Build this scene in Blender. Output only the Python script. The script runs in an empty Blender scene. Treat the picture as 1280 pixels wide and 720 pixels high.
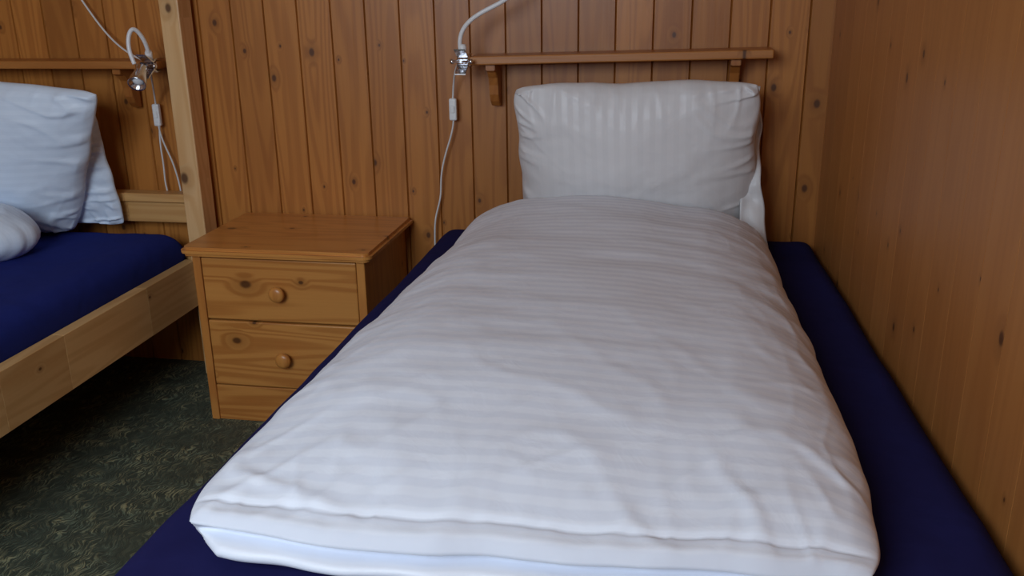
import bpy, bmesh, math, random
from mathutils import Vector, Matrix, noise
random.seed(4)
scene=bpy.context.scene
try: scene.view_settings.view_transform='Standard'
except Exception: pass

# ------------------------------------------------------------ node helpers
class NT:
    def __init__(s,name):
        s.m=bpy.data.materials.new(name); s.m.use_nodes=True
        s.t=s.m.node_tree; s.t.nodes.clear()
        s.out=s.t.nodes.new('ShaderNodeOutputMaterial')
        s.b=s.t.nodes.new('ShaderNodeBsdfPrincipled')
        s.t.links.new(s.b.outputs[0],s.out.inputs[0])
    def n(s,typ,**k):
        nd=s.t.nodes.new(typ)
        for a,v in k.items(): setattr(nd,a,v)
        return nd
    def l(s,a,b): s.t.links.new(a,b)
    def setin(s,sock,v):
        if hasattr(v,'is_output'): s.l(v,sock)
        else: sock.default_value=v
    def math(s,op,a,b=None,c=None,clamp=False):
        nd=s.n('ShaderNodeMath',operation=op); nd.use_clamp=clamp
        s.setin(nd.inputs[0],a)
        if b is not None: s.setin(nd.inputs[1],b)
        if c is not None: s.setin(nd.inputs[2],c)
        return nd.outputs[0]
    def mix(s,fac,a,b,mode='MIX'):
        nd=s.n('ShaderNodeMix',data_type='RGBA',blend_type=mode)
        s.setin(nd.inputs[0],fac); s.setin(nd.inputs[6],a); s.setin(nd.inputs[7],b)
        return nd.outputs[2]
    def rng(s,v,a,b,c=0.,d=1.,smooth=True):
        nd=s.n('ShaderNodeMapRange'); 
        if smooth: nd.interpolation_type='SMOOTHSTEP'
        s.setin(nd.inputs[0],v)
        for i,x in enumerate((a,b,c,d)): nd.inputs[i+1].default_value=x
        return nd.outputs[0]
    def comb(s,x,y,z):
        nd=s.n('ShaderNodeCombineXYZ'); s.setin(nd.inputs[0],x); s.setin(nd.inputs[1],y); s.setin(nd.inputs[2],z); return nd.outputs[0]
    def noise(s,vec,scale,detail=3.,rough=.5,dist=0.):
        nd=s.n('ShaderNodeTexNoise'); s.l(vec,nd.inputs['Vector'])
        nd.inputs['Scale'].default_value=scale; nd.inputs['Detail'].default_value=detail
        nd.inputs['Roughness'].default_value=rough; nd.inputs['Distortion'].default_value=dist
        return nd.outputs[0]
    def bump(s,h,strength,dist=.01,normal=None):
        nd=s.n('ShaderNodeBump'); s.l(h,nd.inputs['Height']); nd.inputs['Strength'].default_value=strength; nd.inputs['Distance'].default_value=dist
        if normal is not None: s.l(normal,nd.inputs['Normal'])
        return nd.outputs[0]

def c4(t): return (t[0],t[1],t[2],1.)

def wood(name,light,dark,knot=(.06,.018,.006),axis='Z',across='X',rough=.4,varia=.35,knots=True,grain=1.,kscale=(9.,2.6),kthr=.45,kr=.11,ringc=.42):
    """axis = grain direction, across = width direction"""
    N=NT(name)
    tc=N.n('ShaderNodeTexCoord'); sep=N.n('ShaderNodeSeparateXYZ'); N.l(tc.outputs['Object'],sep.inputs[0])
    O={'X':sep.outputs[0],'Y':sep.outputs[1],'Z':sep.outputs[2]}
    third=[k for k in 'XYZ' if k not in (axis,across)][0]
    geo=N.n('ShaderNodeNewGeometry'); rnd=geo.outputs['Random Per Island']
    A=O[across]; G=O[axis]; T=O[third]
    off=N.math('MULTIPLY',rnd,37.)
    gv=N.comb(N.math('MULTIPLY',A,14.*grain),N.math('MULTIPLY_ADD',G,.9*grain,off),N.math('MULTIPLY',T,14.*grain))
    n1=N.noise(gv,1.,1.,.45)
    if knots:
        kv=N.comb(N.math('MULTIPLY',A,kscale[0]),N.math('MULTIPLY_ADD',G,kscale[1],off),0.)
        vor=N.n('ShaderNodeTexVoronoi',voronoi_dimensions='2D',feature='F1'); N.l(kv,vor.inputs['Vector']); vor.inputs['Scale'].default_value=1.
        vs=N.n('ShaderNodeSeparateColor'); N.l(vor.outputs['Color'],vs.inputs[0])
        vm=N.n('ShaderNodeVectorMath',operation='SUBTRACT'); N.l(kv,vm.inputs[0]); N.l(vor.outputs['Position'],vm.inputs[1])
        vm2=N.n('ShaderNodeVectorMath',operation='MULTIPLY'); N.l(vm.outputs[0],vm2.inputs[0]); vm2.inputs[1].default_value=(1./kscale[0],.7/kscale[1],0)
        ln=N.n('ShaderNodeVectorMath',operation='LENGTH'); N.l(vm2.outputs[0],ln.inputs[0])
        gate=N.math('GREATER_THAN',vs.outputs[0],kthr)
        rad=N.math('MULTIPLY_ADD',N.math('POWER',vs.outputs[1],2.),kr*.08,kr*.03)
        kd=N.math('DIVIDE',N.math('MULTIPLY',ln.outputs['Value'],N.math('MULTIPLY_ADD',n1,1.4,.3)),rad)
        kmask=N.math('MULTIPLY',N.rng(kd,1.2,.5),gate)
        khalo=N.math('MULTIPLY',N.rng(kd,4.,.8),gate)
        n1=N.math('MULTIPLY_ADD',khalo,.10,n1)
    rings=N.rng(N.math('SINE',N.math('MULTIPLY',n1,62.)),-.6,1.,0.,1.)
    fib=N.noise(N.comb(N.math('MULTIPLY',A,260.),N.math('MULTIPLY_ADD',G,5.,off),N.math('MULTIPLY',T,260.)),1.,2.,.6)
    bl=N.noise(N.comb(N.math('MULTIPLY',A,9.),N.math('MULTIPLY_ADD',G,1.6,off),N.math('MULTIPLY',T,9.)),1.,1.)
    fac=N.math('ADD',N.math('MULTIPLY',rings,ringc),N.math('MULTIPLY',fib,.38))
    fac=N.math('ADD',fac,N.math('MULTIPLY',N.math('SUBTRACT',bl,.5),.8),clamp=True)
    col=N.mix(fac,c4(light),c4(dark))
    col=N.mix(N.math('MULTIPLY',rnd,varia),col,c4(tuple(x*.55 for x in dark)))
    if knots:
        col=N.mix(N.math('MULTIPLY',khalo,.4),col,c4(tuple(x*.6 for x in dark)))
        col=N.mix(N.math('MULTIPLY',kmask,.85),col,c4(knot))
    N.l(col,N.b.inputs['Base Color'])
    N.b.inputs['Roughness'].default_value=rough
    N.l(N.bump(fib,.1,.002),N.b.inputs['Normal'])
    return N.m

def plain(name,col,rough=.5,metal=0.,nscale=80.,nbump=.05,var=.06):
    N=NT(name); tc=N.n('ShaderNodeTexCoord')
    n=N.noise(tc.outputs['Object'],nscale,1.)
    N.l(N.mix(n,c4(col),c4(tuple(x*(1-var*2) for x in col))),N.b.inputs['Base Color'])
    N.b.inputs['Roughness'].default_value=rough; N.b.inputs['Metallic'].default_value=metal
    return N.m

def satin(name,a,b,period,dirn,wob=.004,wr=.25,edge=.3,wscale=7.):
    """damask-stripe cotton; stripes run along UV, period metres"""
    N=NT(name); uv=N.n('ShaderNodeTexCoord'); sep=N.n('ShaderNodeSeparateXYZ'); N.l(uv.outputs['UV'],sep.inputs[0])
    co=sep.outputs[dirn]
    w=N.math('MULTIPLY',N.math('SUBTRACT',N.noise(uv.outputs['UV'],wscale,1.),.5),wob*2)
    ph=N.math('MULTIPLY',N.math('ADD',co,w),2*math.pi/period)
    st=N.rng(N.math('SINE',ph),-edge,edge)
    fold=N.noise(uv.outputs['UV'],22.,3.,.55,1.)
    N.l(N.mix(st,c4(a),c4(b)),N.b.inputs['Base Color'])
    N.setin(N.b.inputs['Roughness'],N.math('MULTIPLY_ADD',st,.3,.45))
    N.l(N.bump(fold,wr,.010),N.b.inputs['Normal'])
    return N.m

# ------------------------------------------------------------ mesh helpers
def link(o,parent=None):
    scene.collection.objects.link(o)
    if parent: o.parent=parent
    return o
def mk(name,bm,mat,parent=None,smooth=False):
    me=bpy.data.meshes.new(name); bm.to_mesh(me); bm.free()
    o=bpy.data.objects.new(name,me)
    for m in (mat if isinstance(mat,(list,tuple)) else [mat]): me.materials.append(m)
    if smooth:
        for p in me.polygons: p.use_smooth=True
    return link(o,parent)
def empty(name,loc=(0,0,0)):
    e=bpy.data.objects.new(name,None); e.empty_display_size=.1; e.location=loc
    return link(e)
def addbox(bm,x0,x1,y0,y1,z0,z1,bev=0.,seg=2,mi=0):
    t=bmesh.new(); r=bmesh.ops.create_cube(t,size=1.)
    for v in t.verts: v.co=Vector((x0+(v.co.x+.5)*(x1-x0),y0+(v.co.y+.5)*(y1-y0),z0+(v.co.z+.5)*(z1-z0)))
    if bev>0: bmesh.ops.bevel(t,geom=t.edges[:],offset=bev,segments=seg,affect='EDGES',profile=.5)
    for f in t.faces: f.material_index=mi
    me=bpy.data.meshes.new('t'); t.to_mesh(me); t.free(); bm.from_mesh(me); bpy.data.meshes.remove(me)
def box(name,x0,x1,y0,y1,z0,z1,mat,parent=None,bev=.003,seg=2):
    bm=bmesh.new(); addbox(bm,x0,x1,y0,y1,z0,z1,bev,seg); return mk(name,bm,mat,parent)
def extrude_poly(name,pts,axis,a0,a1,mat,parent=None,bev=.002):
    bm=bmesh.new()
    def P(p,a): return Vector((a,p[0],p[1])) if axis=='X' else (Vector((p[0],p[1],a)) if axis=='Z' else Vector((p[0],a,p[1])))
    v0=[bm.verts.new(P(p,a0)) for p in pts]; v1=[bm.verts.new(P(p,a1)) for p in pts]
    bm.faces.new(v0); bm.faces.new(v1[::-1])
    n=len(pts)
    for i in range(n): bm.faces.new((v0[i],v1[i],v1[(i+1)%n],v0[(i+1)%n]))
    bmesh.ops.recalc_face_normals(bm,faces=bm.faces)
    if bev: 
        ed=[e for e in bm.edges if len(e.link_faces)==2 and e.calc_face_angle(0)>.6]
        bmesh.ops.bevel(bm,geom=ed,offset=bev,segments=2,affect='EDGES')
    return mk(name,bm,mat,parent)
def tube(name,pts,r,mat,parent=None):
    cu=bpy.data.curves.new(name,'CURVE'); cu.dimensions='3D'; cu.bevel_depth=r; cu.bevel_resolution=4; cu.resolution_u=12; cu.use_fill_caps=True
    sp=cu.splines.new('NURBS'); sp.points.add(len(pts)-1)
    for p,q in zip(sp.points,pts): p.co=(q[0],q[1],q[2],1)
    sp.order_u=4; sp.use_endpoint_u=True
    cu.materials.append(mat)
    o=bpy.data.objects.new(name,cu); link(o)
    dg=bpy.context.evaluated_depsgraph_get(); me=bpy.data.meshes.new_from_object(o.evaluated_get(dg))
    bpy.data.objects.remove(o); me.name=name
    for p in me.polygons: p.use_smooth=True
    if not me.materials: me.materials.append(mat)
    return link(bpy.data.objects.new(name,me),parent)
def lathe(name,prof,mat,parent=None,M=Matrix(),seg=32):
    bm=bmesh.new(); rings=[]
    for r,z in prof:
        rings.append([bm.verts.new(M@Vector((r*math.cos(2*math.pi*i/seg),r*math.sin(2*math.pi*i/seg),z))) for i in range(seg)])
    for a,b in zip(rings,rings[1:]):
        for i in range(seg): bm.faces.new((a[i],a[(i+1)%seg],b[(i+1)%seg],b[i]))
    bm.faces.new(rings[0][::-1]); bm.faces.new(rings[-1])
    bmesh.ops.recalc_face_normals(bm,faces=bm.faces)
    return mk(name,bm,mat,parent,True)
def lerp(a,b,t): return a+(b-a)*t
def nz(x,y,z=0.): return noise.noise(Vector((x,y,z)))
def fr(x,y,z=0.,o=4): return noise.fractal(Vector((x,y,z)),.9,2.,o)
def crease(x,y,z=0.): 
    v=abs(nz(x,y,z)); return math.exp(-v*v*60)

def shell(name,nu,nv,ftop,fbot,uvf,mat,parent=None):
    bm=bmesh.new(); uvl=bm.loops.layers.uv.new('UVMap')
    T=[[None]*(nv+1) for _ in range(nu+1)]; B=[[None]*(nv+1) for _ in range(nu+1)]
    for i in range(nu+1):
        for j in range(nv+1):
            u=.5-.5*math.cos(math.pi*i/nu); v=.5-.5*math.cos(math.pi*j/nv)
            u=lerp(i/nu,u,.55); v=lerp(j/nv,v,.55)
            T[i][j]=(bm.verts.new(ftop(u,v)),uvf(u,v))
            if i in(0,nu) or j in(0,nv): B[i][j]=T[i][j]
            else: B[i][j]=(bm.verts.new(fbot(u,v)),uvf(u,v))
    for G,rev in ((T,False),(B,True)):
        for i in range(nu):
            for j in range(nv):
                q=[G[i][j],G[i+1][j],G[i+1][j+1],G[i][j+1]]
                if rev: q=q[::-1]
                f=bm.faces.new([a[0] for a in q]); f.smooth=True
                for lp,a in zip(f.loops,q): lp[uvl].uv=a[1]
    return mk(name,bm,mat,parent,True)

# ------------------------------------------------------------ materials
M_wallb=wood('pine_panel_back',(.54,.210,.042),(.33,.106,.018),axis='Z',across='X',kscale=(11.3,4.8),varia=.45,kthr=.22,kr=.08)
M_wallr=wood('pine_panel_right',(.47,.185,.048),(.345,.116,.026),axis='Z',across='Y',kscale=(9.5,4.6),varia=.16,kthr=.35,kr=.07,rough=.42,ringc=.22)
M_ns_h=wood('nightstand_pine_h',(.62,.27,.065),(.40,.135,.026),axis='X',across='Z',kscale=(7.,4.),varia=.15,kr=.11,kthr=.3,rough=.32,ringc=.55)
M_ns_t=wood('nightstand_pine_top',(.66,.29,.070),(.47,.170,.036),axis='X',across='Y',kscale=(7.,4.),varia=.15,kr=.08,rough=.3)
M_ns_v=wood('nightstand_pine_v',(.62,.26,.060),(.42,.14,.028),axis='Z',across='Y',kscale=(7.,4.),varia=.15,kr=.08,rough=.32)
M_post=wood('pale_pine_post',(.82,.54,.27),(.66,.36,.14),axis='Z',across='X',kscale=(14.,9.),varia=.1,kr=.14,kthr=.2)
M_rail=wood('pale_pine_rail',(.80,.52,.23),(.60,.33,.12),axis='Y',across='Z',kscale=(9.,4.),varia=.35,kr=.10,kthr=.5)
M_hrail=wood('pale_pine_headrail',(.72,.42,.16),(.55,.26,.08),axis='X',across='Z',kscale=(9.,4.),varia=.25,kr=.1)
M_shelf=wood('shelf_pine',(.50,.20,.048),(.36,.125,.026),axis='X',across='Y',kscale=(9.,4.),varia=.2,kr=.05)
M_brk=wood('bracket_pine',(.44,.165,.036),(.33,.105,.022),axis='Z',across='X',knots=False,varia=.2)
M_white=plain('white_plastic',(.85,.85,.85),.35)
M_cable=plain('white_cable',(.76,.75,.74),.45)
M_chrome=plain('chrome_metal',(.75,.75,.78),.22,1.)
M_bulb=plain('lamp_glass',(.8,.8,.82),.15)
M_back=plain('gap_shade_backing',(.05,.02,.008),.9)  # dark colour stands in for shade inside the board gaps
M_duv=satin('striped_duvet_cotton',(.84,.88,.96),(.765,.805,.895),.023,1,.0036,.09,.55,16.)
M_pil=satin('striped_pillow_cotton',(.69,.67,.67),(.67,.65,.65),.026,0,.002,.10)
M_pil2=satin('striped_pillow_cotton_cool',(.74,.84,.97),(.71,.81,.94),.02,1,.002,.12)

def sheetmat(name,a,b):
    N=NT(name); tc=N.n('ShaderNodeTexCoord')
    n=N.noise(tc.outputs['Object'],9.,3.,.5,.6)
    N.l(N.mix(N.noise(tc.outputs['Object'],40.,2.),c4(a),c4(b)),N.b.inputs['Base Color'])
    N.b.inputs['Roughness'].default_value=1.
    N.b.inputs['Specular IOR Level'].default_value=.08
    N.l(N.bump(n,.3,.012),N.b.inputs['Normal'])
    return N.m
M_blue=sheetmat('navy_fitted_sheet',(.014,.014,.074),(.018,.018,.092))
M_blue2=sheetmat('navy_fitted_sheet_b',(.016,.026,.17),(.020,.032,.20))

def floormat():
    N=NT('dark_green_carpet'); tc=N.n('ShaderNodeTexCoord'); P=tc.outputs['Object']
    nn=N.n('ShaderNodeTexNoise'); N.l(P,nn.inputs['Vector']); nn.inputs['Scale'].default_value=20.; nn.inputs['Detail'].default_value=2.
    sc_=N.n('ShaderNodeVectorMath',operation='SCALE'); N.l(nn.outputs['Color'],sc_.inputs[0]); sc_.inputs['Scale'].default_value=.07
    add=N.n('ShaderNodeVectorMath',operation='ADD'); N.l(P,add.inputs[0]); N.l(sc_.outputs[0],add.inputs[1])
    masks=[]
    for k,(ang,sc) in enumerate(((.4,1.),(1.5,1.15),(2.5,.9))):
        mp=N.n('ShaderNodeMapping'); mp.inputs['Rotation'].default_value=(0,0,ang); mp.inputs['Location'].default_value=(k*3.1,k*1.7,0)
        N.l(add.outputs[0],mp.inputs['Vector'])
        mp.inputs['Scale'].default_value=(210.*sc,34.*sc,1.)
        masks.append(N.rng(N.noise(mp.outputs[0],1.,1.,.4),.53,.70))
    m=masks[0]
    for q in masks[1:]: m=N.math('MAXIMUM',m,q)
    area=N.rng(N.noise(P,9.,4.,.65),.38,.64)
    m=N.math('MULTIPLY',m,N.math('MULTIPLY_ADD',area,.85,.15))
    base=N.mix(N.noise(P,34.,4.),(.018,.025,.019,1),(.085,.105,.075,1))
    hue=N.mix(N.rng(nn.outputs[0],.4,.62),(.22,.27,.18,1),(.44,.42,.23,1))
    N.l(N.mix(N.math('MULTIPLY',m,.8),base,hue),N.b.inputs['Base Color'])
    N.b.inputs['Roughness'].default_value=.65
    N.l(N.bump(m,.5,.004),N.b.inputs['Normal'])
    return N.m
M_floor=floormat()
M_ceil=plain('ceiling_paint',(.60,.50,.38),.8)

# ------------------------------------------------------------ room shell
WY=2.272
XL,XR0,RS=-2.36,.343,.042      # right wall is slightly out of square
YB=-.75; HC=2.15
bm=bmesh.new(); addbox(bm,XL-.1,.7,YB-.1,WY+.12,-.08,0.); mk('floor',bm,M_floor)
bm=bmesh.new(); addbox(bm,XL-.1,.7,YB-.1,WY+.12,HC,HC+.05); mk('ceiling',bm,M_ceil)
def board_wall(bm,w,L0,L1,phase,place,h,groove,depth=.014,gw=None,gap=0.):
    gw=gw or groove*.8
    k=math.floor((L0-phase)/w)
    while phase+k*w<L1:
        a=max(phase+k*w,L0)+gap; b=min(phase+(k+1)*w,L1)-gap; k+=1
        if b-a<.01: continue
        g=groove
        prof=[(a,0),(a,depth-g),(a+gw,depth),(b-gw,depth),(b,depth-g),(b,0)]
        v0=[bm.verts.new(place(p[0],p[1],0.)) for p in prof]; v1=[bm.verts.new(place(p[0],p[1],h)) for p in prof]
        for i in range(5): bm.faces.new((v0[i],v0[i+1],v1[i+1],v1[i]))
        bm.faces.new(v1); bm.faces.new(v0[::-1]); bm.faces.new((v0[5],v0[0],v1[0],v1[5]))
bm=bmesh.new()
board_wall(bm,.0885,XL,XR0+.02,-.330,lambda s,d,z:Vector((s,WY+.014-d,z)),HC,.007,gw=.0024)
bmesh.ops.recalc_face_normals(bm,faces=bm.faces)
mk('wall_back',bm,M_wallb)
def rwx(y): return XR0+(WY-y)*RS
bm=bmesh.new()
board_wall(bm,.0965,YB,WY,.04,lambda s,d,z:Vector((rwx(s)+.014-d,s,z)),HC,.0001,gw=.0002,gap=.0005)
bmesh.ops.recalc_face_normals(bm,faces=bm.faces)
wr=mk('wall_right',bm,M_wallr)
bm=bmesh.new()
vs=[bm.verts.new(Vector((rwx(y)+o,y,z))) for y in (YB,WY) for o in (.0145,.04) for z in (0,HC)]
for q in ((0,1,3,2),(4,6,7,5),(0,4,5,1),(2,3,7,6),(0,2,6,4),(1,5,7,3)): bm.faces.new([vs[i] for i in q])
bmesh.ops.recalc_face_normals(bm,faces=bm.faces)
mk('added_backing',bm,M_back,wr)  # unseen slab added behind the boards: blocks light leaks, keeps gaps dark
bm=bmesh.new()
board_wall(bm,.0885,YB,WY,.0,lambda s,d,z:Vector((XL-.014+d,s,z)),HC,.006)
bmesh.ops.recalc_face_normals(bm,faces=bm.faces)
mk('wall_left',bm,M_wallr)
# front wall (behind the photographer) with a window opening
wx0,wx1,wz0,wz1=-1.45,-.25,1.0,1.95
bm=bmesh.new()
for (a,b,c,d) in ((XL,wx0,0,HC),(wx1,.6,0,HC),(wx0,wx1,0,wz0),(wx0,wx1,wz1,HC)):
    addbox(bm,a,b,YB-.08,YB,c,d)
mk('wall_front',bm,M_brk)
win=empty('window_1',((wx0+wx1)/2,YB-.04,wz0))
def wbox(n,*a):
    o=box(n,*a,M_post); o.parent=win; o.matrix_parent_inverse=win.matrix_basis.inverted(); return o
wbox('jamb_l',wx0,wx0+.05,YB-.07,YB-.01,wz0,wz1); wbox('jamb_r',wx1-.05,wx1,YB-.07,YB-.01,wz0,wz1)
wbox('sill',wx0,wx1,YB-.07,YB+.03,wz0-.02,wz0+.03); wbox('head',wx0,wx1,YB-.07,YB-.01,wz1-.05,wz1)
wbox('mullion',(wx0+wx1)/2-.025,(wx0+wx1)/2+.025,YB-.06,YB-.02,wz0,wz1)

# ------------------------------------------------------------ main bed
def mattress(name,xl_f,xl_b,xr_f,xr_b,y0,y1,z0,z1,mat,parent,r=.045,seed=0.):
    bm=bmesh.new(); nu,nv=70,120
    def pt(u,v):
        y=lerp(y0,y1,v); xr=lerp(xr_f,xr_b,v); xl=lerp(xl_f,xl_b,v)
        x=lerp(xl,xr,u)
        dx=min(x-xl,xr-x); dy=min(y-y0,y1-y)
        def e(d): 
            q=max(0.,1-d/r); return math.sqrt(max(0.,1-q*q))
        ez=max(0.,1-math.hypot(1-e(dx),1-e(dy)))
        z=z1-r+r*ez
        z+=.004*fr(x*5+seed,y*3,seed)+.0025*crease(x*6+seed,y*2.2)
        return Vector((x,y,z))
    def U(k,n):
        t=k/n; return lerp(t,.5-.5*math.cos(math.pi*t),.75)
    G=[[bm.verts.new(pt(U(i,nu),U(j,nv))) for j in range(nv+1)] for i in range(nu+1)]
    for i in range(nu):
        for j in range(nv): bm.faces.new((G[i][j],G[i+1][j],G[i+1][j+1],G[i][j+1]))
    bord=[G[i][0] for i in range(nu+1)]+[G[nu][j] for j in range(1,nv+1)]+[G[i][nv] for i in range(nu-1,-1,-1)]+[G[0][j] for j in range(nv-1,0,-1)]
    low=[bm.verts.new(Vector((v.co.x,v.co.y,z0))) for v in bord]; n=len(bord)
    for i in range(n): bm.faces.new((bord[i],low[i],low[(i+1)%n],bord[(i+1)%n]))
    bm.faces.new(low)
    bmesh.ops.recalc_face_normals(bm,faces=bm.faces)
    return mk(name,bm,mat,parent,True)
bed=empty('bed',(0,0,0))
ZM=.43
mattress('mattress',-.604,-.588,.415,.338,.27,2.255,.26,ZM,M_blue,bed)
box('side_rail_l',-.575,-.545,.29,2.25,.12,.262,M_rail,bed); box('side_rail_r',.30,.33,.29,2.25,.12,.262,M_rail,bed)
box('foot_rail',-.575,.33,.28,.31,.12,.262,M_hrail,bed); box('head_rail',-.575,.33,2.22,2.25,.12,.262,M_hrail,bed)
for i,(x,y) in enumerate(((-.57,.30),(.27,.30),(-.57,2.18),(.27,2.18))): box('leg_%d'%(i+1),x,x+.06,y,y+.06,0,.255,M_post,bed)
box('slat_base',-.545,.30,.31,2.22,.235,.258,M_hrail,bed)

# duvet -----------------------------------------------------------------
def duvet_main():
    def xl(y): 
        t=(y-.80)/(2.07-.80); return lerp(-.518,-.458,min(1,max(0,t*1.3)))
    def xr(y):
        t=max(0.,(y-.80)/(2.07-.80)); return .224+.018*math.sin(min(1,t*3.)*math.pi*.5)-.045*t**1.3
    Y0=.778;Y1=2.05; zb=ZM+.002
    def e(d,r,p=2.):
        q=min(1.,max(0.,1-d/r)); return max(0.,1-q**p)**(1/2.)
    def base(u,v):
        y=lerp(Y0,Y1,v); 
        a,b=xl(y),xr(y)
        x=lerp(a,b,u)
        wv=.012*nz(y*5,u*1.5,3.)+.004*nz(y*14,u*2,9.)
        x+=wv*(abs(u-.5)*2)**2
        cf=max(0.,1-v/.06)
        x+=.012*cf**2*(1 if u<.5 else -1)*(abs(u-.5)*2)**4
        yy=y+(.012*nz(x*5,7.,1.)+.006*nz(x*15,2.,5.))*(abs(v-.5)*2)**4
        yy+=.03*(u**2)*(1-v)**6+.014*(abs(u-.5)*2)**10*(1-v)**8
        return x,yy,a,b,y
    def ff(d): 
        t=min(1.,d/.36); return (math.sin(t*math.pi/2))**.75
    def heights(u,v):
        x,yy,a,b,y=base(u,v)
        W=b-a; dx=min(u,1-u)*W; dy0=v*(Y1-Y0); dy1=(1-v)*(Y1-Y0)
        E=e(dx,.16)*ff(dy0)*e(dy1,.12)
        T=.120+.028*v**1.5+.012*math.exp(-((u-.4)/.25)**2)-.022*v*max(0,u-.6)/.4
        T+=.010*nz(x*4+2,y*3.2,4.)
        return x,yy,E,T,dx,dy0,dy1
    def seam(u,v): return lerp(.046,.036,u)+.006*nz(u*5,v*9,3.)
    def top(u,v):
        x,y,E,T,dx,dy0,dy1=heights(u,v)
        sm=seam(u,v)
        z=zb+sm+(T-sm)*E
        amp=min(1.,min(dx,dy0,dy1)/.03)
        z+=amp*(.0020*nz(x*3.5,y*15+2*nz(x*3,y*3),.5)+.0022*fr(x*5,y*5,2.,3)+.0005*nz(x*7,y*34,3.))
        k=.0032*math.exp(-dy0/.16)+.0025*math.exp(-dx/.07)+.0003
        z+=amp*k*(crease(x*7+y*5,y*6-x*4,1.)+.7*crease(x*12-y*8,y*8+3,6.)+.5*crease(x*22,y*8,8.))
        z+=.005*math.exp(-((dy0-.012)/.010)**2)*min(1,dx/.03)
        z-=.0032*math.exp(-((dy0-.034)/.0035)**2)*min(1,dx/.03)
        return Vector((x,y,z))
    def bot(u,v):
        x,y,E,T,dx,dy0,dy1=heights(u,v)
        m=min(dx,dy0,dy1)
        L=.045
        if dy0<L and dy0<=dx:
            t=dy0/L; sm=seam(u,v)
            z=zb+sm*(1-t)**.9-.004*math.sin(math.pi*min(1,t*3))
            amp=min(1,dx/.05)
            o=.012*math.sin(math.pi*min(1,t/.3))*amp-(.045+.012*nz(x*6,1.,4.)+.006*nz(x*17,3.,4.))*math.sin(math.pi*max(0.,(t-.15)/.85))**.8*amp*(.55+.45*t)
            return Vector((x,y+o,max(z,zb)))
        q=max(0.,1-m/.03)
        z=zb+seam(u,v)*(q**1.3 if m<.03 else 0)
        return Vector((x,y,z))
    return shell('duvet',150,260,top,bot,lambda u,v:((u)*.72,v*1.28),M_duv)
duvet_main()

# pillows -----------------------------------------------------------------
def pillow(name,hw,hh,th,center,tilt,yaw,mat,roll=0.,seed=0.,ear=.03,wr=1.,sag=0.,taper=0.):
    M=Matrix.Translation(Vector(center))@Matrix.Rotation(yaw,4,'Z')@Matrix.Rotation(-tilt,4,'X')@Matrix.Rotation(roll,4,'Y')
    def base(u,v):
        a=u*2-1;b=v*2-1
        x=hw*a*(1-ear*(1-b*b)*1.6/ (hw*4))*(1+taper*b); z=hh*b*(1-ear*(1-a*a)/(hh*3.))
        cr=(abs(a)*abs(b))**6
        x*=1-.045*cr; z*=1-.07*cr
        x+=.006*nz(b*3+seed,a,seed)*abs(a)**3; z+=.007*nz(a*3.3+seed,b,seed+4)*abs(b)**3
        return a,b,x,z
    def H(a,b):
        ia=max(0,1-abs(a)**2.3); ib=max(0,1-abs(b)**2.2)
        return (ia**.58)*(ib**.54)
    def wrk(a,b,s):
        edge=(1-H(a,b))
        m=min(1-abs(a),1-abs(b)); amp=min(1,m/.05)
        r=.004*fr(a*2.2+s,b*2.2,s,3)
        r+=edge*wr*(.006*crease(a*1.3+s,b*5+s,s)*abs(a)**2+.004*crease(a*6+s,b*1.5,s)*abs(b)**2)
        r+=wr*.006*crease((a+b)*4+s,(a-b)*1.2,s)*abs(a*b)**1.5
        return r*amp
    def top(u,v):
        a,b,x,z=base(u,v); y=-th*H(a,b)*(1-.18*b+sag*b*b)-wrk(a,b,seed)*1.2
        return M@Vector((x,y,z))
    def bot(u,v):
        a,b,x,z=base(u,v); y=th*.75*H(a,b)+wrk(a,b,seed+7)*.5
        return M@Vector((x,y,z))
    return shell(name,120,110,top,bot,lambda u,v:(u*hw*2,v*hh*2),mat)
pil=pillow('pillow',.275,.208,.098,(-.090,2.105,.630),math.radians(-20),math.radians(0),M_pil,roll=math.radians(-1.8),seed=1.3,ear=.018,taper=-.02,wr=1.5)
def flap(name,x0,y0,z0,z1,w,lean,mat,parent,seed):
    bm=bmesh.new(); uvl=bm.loops.layers.uv.new('UVMap'); n=60;m=14
    G=[]
    for i in range(n+1):
        t=i/n; z=lerp(z0,z1,t); row=[]
        for j in range(m+1):
            s=j/m
            x=x0+s*w*(1+.25*nz(t*6,seed))+.03*(1-t)**2*s; y=y0+lean*(z-z0)+.012*math.sin(t*17+seed+s*1.5)*s+.01*nz(t*9,s*2,seed)
            row.append(bm.verts.new(Vector((x,y,z))))
        G.append(row)
    for i in range(n):
        for j in range(m):
            f=bm.faces.new((G[i][j],G[i][j+1],G[i+1][j+1],G[i+1][j])); f.smooth=True
            for lp,(ii,jj) in zip(f.loops,((i,j),(i,j+1),(i+1,j+1),(i+1,j))): lp[uvl].uv=(jj/m*w,ii/n*.4)
    o=mk(name,bm,mat,parent,True)
    md=o.modifiers.new('s','SOLIDIFY'); md.thickness=.003
    return o
flap('pillowcase_flap',.148,2.045,.455,.800,.034,.36,M_pil,pil,2.)

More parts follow.
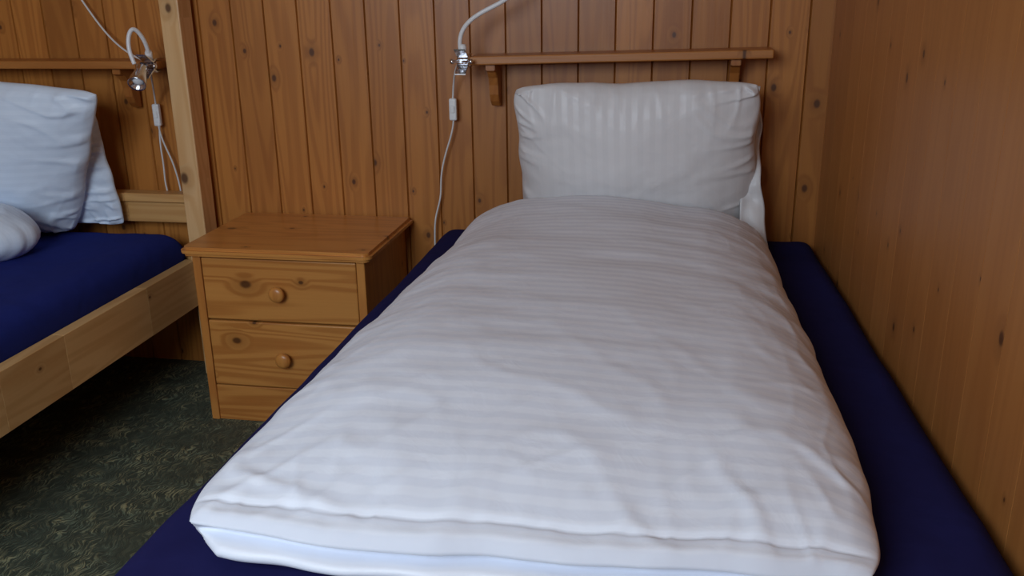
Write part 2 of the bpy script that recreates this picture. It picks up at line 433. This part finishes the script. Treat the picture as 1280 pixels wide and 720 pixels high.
# ------------------------------------------------------------ nightstand
ns=empty('nightstand')
nx0,nx1,ny0,ny1=-1.118,-.692,1.925,2.255
box('side_l',nx0,nx0+.02,ny0,ny1,0,.43,M_ns_v,ns,.002); box('side_r',nx1-.02,nx1,ny0,ny1,0,.43,M_ns_v,ns,.002)
box('back',nx0+.02,nx1-.02,ny1-.012,ny1,.02,.43,M_ns_v,ns,.001)
box('plinth',nx0+.02,nx1-.02,ny0+.004,ny0+.022,0,.094,M_ns_h,ns,.002)
box('inner_bottom',nx0+.02,nx1-.02,ny0+.02,ny1-.012,.08,.094,M_ns_h,ns,.001)
box('drawer_lower',nx0+.0215,nx1-.0215,ny0+.001,ny0+.021,.0975,.2655,M_ns_h,ns,.003)
box('drawer_upper',nx0+.0215,nx1-.0215,ny0+.001,ny0+.021,.2695,.4235,M_ns_h,ns,.003)
for nm,z0,z1 in (('drawer_box_lower',.11,.24),('drawer_box_upper',.285,.40)):
    box(nm,nx0+.03,nx1-.03,ny0+.0215,ny1-.03,z0,z1,M_ns_v,ns,.001)
pts=[]; tx0,tx1,ty0,ty1=nx0-.022,nx1+.022,ny0-.022,2.262; r=.022
pts+=[(tx0,ty1),(tx0,ty0+r)]
for k in range(1,7): a=math.pi+k*math.pi/12; pts.append((tx0+r+r*math.cos(a),ty0+r+r*math.sin(a)))
for k in range(0,7): a=1.5*math.pi+k*math.pi/12; pts.append((tx1-r+r*math.cos(a),ty0+r+r*math.sin(a)))
pts+=[(tx1,ty1)]
extrude_poly('top_board',pts,'Z',.430,.452,M_ns_t,ns,.0075)
prof=[(.006,0),(.0065,.006),(.007,.010),(.011,.013),(.0145,.018),(.0155,.022),(.014,.026),(.009,.029),(.002,.030)]
for nm,z in (('knob_upper',.345),('knob_lower',.178)):
    lathe(nm,[(r*1.25,h) for r,h in prof],M_ns_v,ns,Matrix.Translation(Vector((-.905,ny0+.002,z)))@Matrix.Rotation(math.pi/2,4,'X'))

# ------------------------------------------------------------ shelves
def shelf(x0,x1,z,tilt,brx,name='wall_shelf'):
    e=empty(name)
    bm=bmesh.new(); addbox(bm,x0,x1,2.165,2.258,-.010,.010,.003)
    for v in bm.verts: v.co.z+=z+tilt*(v.co.x-(x0+x1)/2)
    mk('shelf_board',bm,M_shelf,e)
    for i,bx in enumerate(brx):
        zz=z+tilt*(bx-(x0+x1)/2)-.010
        p=[(2.258,zz),(2.180,zz),(2.180,zz-.014),(2.196,zz-.020),(2.210,zz-.034),(2.218,zz-.052),(2.222,zz-.075),(2.232,zz-.092),(2.246,zz-.104),(2.258,zz-.106)]
        extrude_poly('bracket_%d'%(i+1),p,'X',bx-.011,bx+.011,M_brk,e,.0015)
    return e
s1=shelf(-.487,.205,.864,.022,(-.440,.125))
s2=shelf(-2.10,-1.285,.846,.0,(-1.410,-1.98))

# ------------------------------------------------------------ clip lamps
def clamp(e,x,y,z):
    for sgn,nm in ((1,'jaw_upper'),(-1,'jaw_lower')):
        p=[(y+.035,z+sgn*.012),(y+.005,z+sgn*.014),(y-.008,z+sgn*.007),(y-.040,z+sgn*.026),(y-.041,z+sgn*.029),(y-.008,z+sgn*.011),(y+.004,z+sgn*.017),(y+.035,z+sgn*.015)]
        extrude_poly(nm,p,'X',x-.013,x+.013,M_chrome,e,0)
    lathe('spring',[(.005,-.015),(.007,-.013),(.0055,-.008),(.007,-.004),(.0055,0),(.007,.004),(.0055,.008),(.007,.013),(.005,.015)],M_chrome,e,Matrix.Translation(Vector((x,y-.006,z)))@Matrix.Rotation(math.pi/2,4,'Y'),16)
    lathe('neck_socket',[(.006,0),(.009,.002),(.009,.020),(.0065,.026)],M_white,e,Matrix.Translation(Vector((x,y-.004,z+.012))),16)
    lathe('cross_pin',[(.003,-.027),(.006,-.026),(.006,-.019),(.003,-.018),(.003,.018),(.006,.019),(.006,.026),(.003,.027)],M_chrome,e,Matrix.Translation(Vector((x,y-.022,z)))@Matrix.Rotation(math.pi/2,4,'Y'),16)
def head(e,p,d):
    d=Vector(d).normalized(); q=Vector((0,0,1)).rotation_difference(d).to_matrix().to_4x4()
    M=Matrix.Translation(Vector(p))@q
    lathe('lamp_head',[(.005,-.045),(.012,-.042),(.015,-.03),(.0155,-.012),(.019,0),(.0215,.018),(.0215,.022),(.0185,.020),(.014,.006)],M_chrome,e,M)
    lathe('bulb',[(.010,.006),(.0135,.010),(.010,.015),(.003,.018)],M_bulb,e,M,20)
def switch(e,x,y,z0,z1):
    box('switch',x-.0095,x+.0095,y-.014,y,z0,z1,M_white,e,.004,3)
    box('switch_rocker',x-.005,x+.005,y-.017,y-.012,(z0+z1)/2-.008,(z0+z1)/2+.010,M_white,e,.0015)
l1=empty('clip_lamp')
clamp(l1,-.500,2.165,.857)
tube('gooseneck',[(-.504,2.160,.875),(-.508,2.158,.895),(-.503,2.155,.925),(-.475,2.150,.953),(-.44,2.15,.972),(-.392,2.15,.992),(-.35,2.145,1.03),(-.32,2.13,1.08),(-.29,2.10,1.13),(-.25,2.06,1.13)],.0052,M_white,l1)
head(l1,(-.225,2.04,1.10),(.5,-.45,-.75))
tube('cord',[(-.516,2.175,.850),(-.530,2.20,.832),(-.540,2.23,.81),(-.545,2.24,.79),(-.549,2.247,.757)],.0024,M_cable,l1)
switch(l1,-.549,2.254,.706,.760)
tube('cord_lower',[(-.549,2.247,.708),(-.551,2.248,.68),(-.572,2.250,.63),(-.590,2.250,.56),(-.588,2.252,.51),(-.607,2.252,.46),(-.612,2.252,.41),(-.612,2.254,.30),(-.60,2.256,.15)],.0022,M_cable,l1)
l2=empty('clip_lamp')
clamp(l2,-1.298,2.160,.846)
tube('gooseneck',[(-1.298,2.155,.868),(-1.294,2.15,.885),(-1.290,2.13,.915),(-1.303,2.11,.945),(-1.316,2.10,.915),(-1.312,2.095,.88),(-1.302,2.095,.855)],.0052,M_white,l2)
head(l2,(-1.294,2.092,.822),(.12,-.75,-.6))
tube('cord_upper',[(-1.60,2.25,1.16),(-1.545,2.25,1.04),(-1.500,2.25,.965),(-1.45,2.24,.905),(-1.39,2.22,.868),(-1.33,2.18,.856),(-1.305,2.17,.852)],.0024,M_cable,l2)
tube('cord',[(-1.300,2.155,.84),(-1.318,2.19,.80),(-1.345,2.235,.77),(-1.352,2.247,.738)],.0024,M_cable,l2)
switch(l2,-1.352,2.254,.682,.740)
tube('cord_lower',[(-1.352,2.247,.684),(-1.352,2.25,.65),(-1.330,2.25,.60),(-1.318,2.25,.55),(-1.312,2.25,.50),(-1.315,2.25,.46)],.0022,M_cable,l2)
tube('cord_loop',[(-1.350,2.249,.684),(-1.358,2.25,.64),(-1.352,2.25,.58),(-1.360,2.252,.53),(-1.352,2.252,.49),(-1.345,2.252,.45)],.0022,M_cable,l2)

# ------------------------------------------------------------ left bed + post
post=box('wooden_post',-1.272,-1.220,2.185,2.250,0,HC,M_post,None,.003)
bed2=empty('bed')
def seg_rail(name,x0,x1,z0,z1,ys,parent):
    bm=bmesh.new()
    for a,b in zip(ys,ys[1:]): addbox(bm,x0,x1,a,b,z0,z1,.0008,1)
    return mk(name,bm,M_rail,parent)
seg_rail('side_rail',-1.288,-1.258,.210,.335,[.22,.55,.80,1.13,1.42,1.62,1.94,2.183],bed2)
seg_rail('side_rail_far',-2.25,-2.22,.210,.335,[.22,.8,1.4,2.0,2.183],bed2)
bm=bmesh.new()
for a,b in ((-2.25,-1.80),(-1.80,-1.45),(-1.45,-1.274)):
    addbox(bm,a,b,2.205,2.235,.43,.485,.002,1); addbox(bm,a,b,2.195,2.240,.487,.510,.002,1)
    addbox(bm,a,b,2.205,2.235,.21,.335,.002,1)
mk('head_board',bm,M_hrail,bed2)
box('head_leg_l',-2.25,-2.19,2.186,2.245,0,.51,M_post,bed2)
box('foot_board',-2.22,-1.288,.22,.25,.21,.335,M_hrail,bed2)
for i,(x,y) in enumerate(((-2.22,.25),(-1.348,.25))): box('foot_leg_%d'%(i+1),x,x+.06,y,y+.06,0,.33,M_post,bed2)
box('slat_base',-2.22,-1.288,.25,2.18,.235,.255,M_hrail,bed2)
mattress('mattress',-2.215,-2.215,-1.290,-1.290,.255,2.19,.256,.412,M_blue2,bed2,.05,seed=5.)

pillow('pillow',.315,.215,.09,(-1.770,2.060,.632),math.radians(-18),math.radians(3),M_pil2,roll=math.radians(5),seed=4.1,ear=.015,taper=.26,wr=1.6)
pillow('pillow',.29,.185,.055,(-1.735,2.160,.615),math.radians(-8),math.radians(-2),M_pil2,roll=math.radians(2),seed=7.7,ear=.02,taper=-.05,wr=1.6)
def duvet2():
    cx,cy,hx,hy=-1.86,1.90,.35,.14
    zb=.414
    def base(u,v):
        a=u*2-1;b=v*2-1
        x=a*math.sqrt(1-.42*b*b); y=b*math.sqrt(1-.42*a*a)
        return a,b,cx+hx*x+.006*nz(a*4,b*4,2.),cy+hy*y+.006*nz(a*4,b*4,8.)
    def H(a,b): return (max(0,1-abs(a)**3.)**.5)*(max(0,1-abs(b)**2.6)**.5)
    def top(u,v):
        a,b,x,y=base(u,v); amp=min(1,min(1-abs(a),1-abs(b))/.08)
        return Vector((x,y,zb+.05+.085*H(a,b)+amp*(.004*fr(x*12,y*12,1.)+.004*crease(x*10,y*14,2.))))
    def bot(u,v):
        a,b,x,y=base(u,v); return Vector((x,y,zb+.05-.05*min(1,H(a,b)*1.6)))
    return shell('duvet',90,60,top,bot,lambda u,v:(u*.7,v*.35),M_pil2)
duvet2()

# ------------------------------------------------------------ light
def area(name,loc,rot,sx,sy,p,col):
    L=bpy.data.lights.new(name,'AREA'); L.shape='RECTANGLE'; L.size=sx; L.size_y=sy; L.energy=p; L.color=col
    o=bpy.data.objects.new(name,L); o.location=loc; o.rotation_euler=rot; link(o); return o
area('window_daylight',((wx0+wx1)/2,YB+.06,(wz0+wz1)/2),(math.radians(59),0,math.radians(-2)),wx1-wx0-.1,wz1-wz0-.1,33,(.76,.88,1.))
w=bpy.data.worlds.new('world'); scene.world=w; w.use_nodes=True
w.node_tree.nodes['Background'].inputs[0].default_value=(.75,.87,1.,1); w.node_tree.nodes['Background'].inputs[1].default_value=1.2

# ------------------------------------------------------------ camera
f=1150.
Y=Vector((214,385,-f)).normalized()
a=50.; b=(f*f+214*a)/385.
Z=-Vector((a,-b,-f)).normalized()
X=Y.cross(Z).normalized(); Z=X.cross(Y)
R=Matrix((X,Y,Z)).to_4x4(); R.translation=Vector((0,0,1.03))
cam=bpy.data.cameras.new('camera'); co=bpy.data.objects.new('camera',cam); link(co)
cam.sensor_width=36; cam.lens=f/1280*36; cam.clip_start=.05
co.matrix_world=R
scene.camera=co
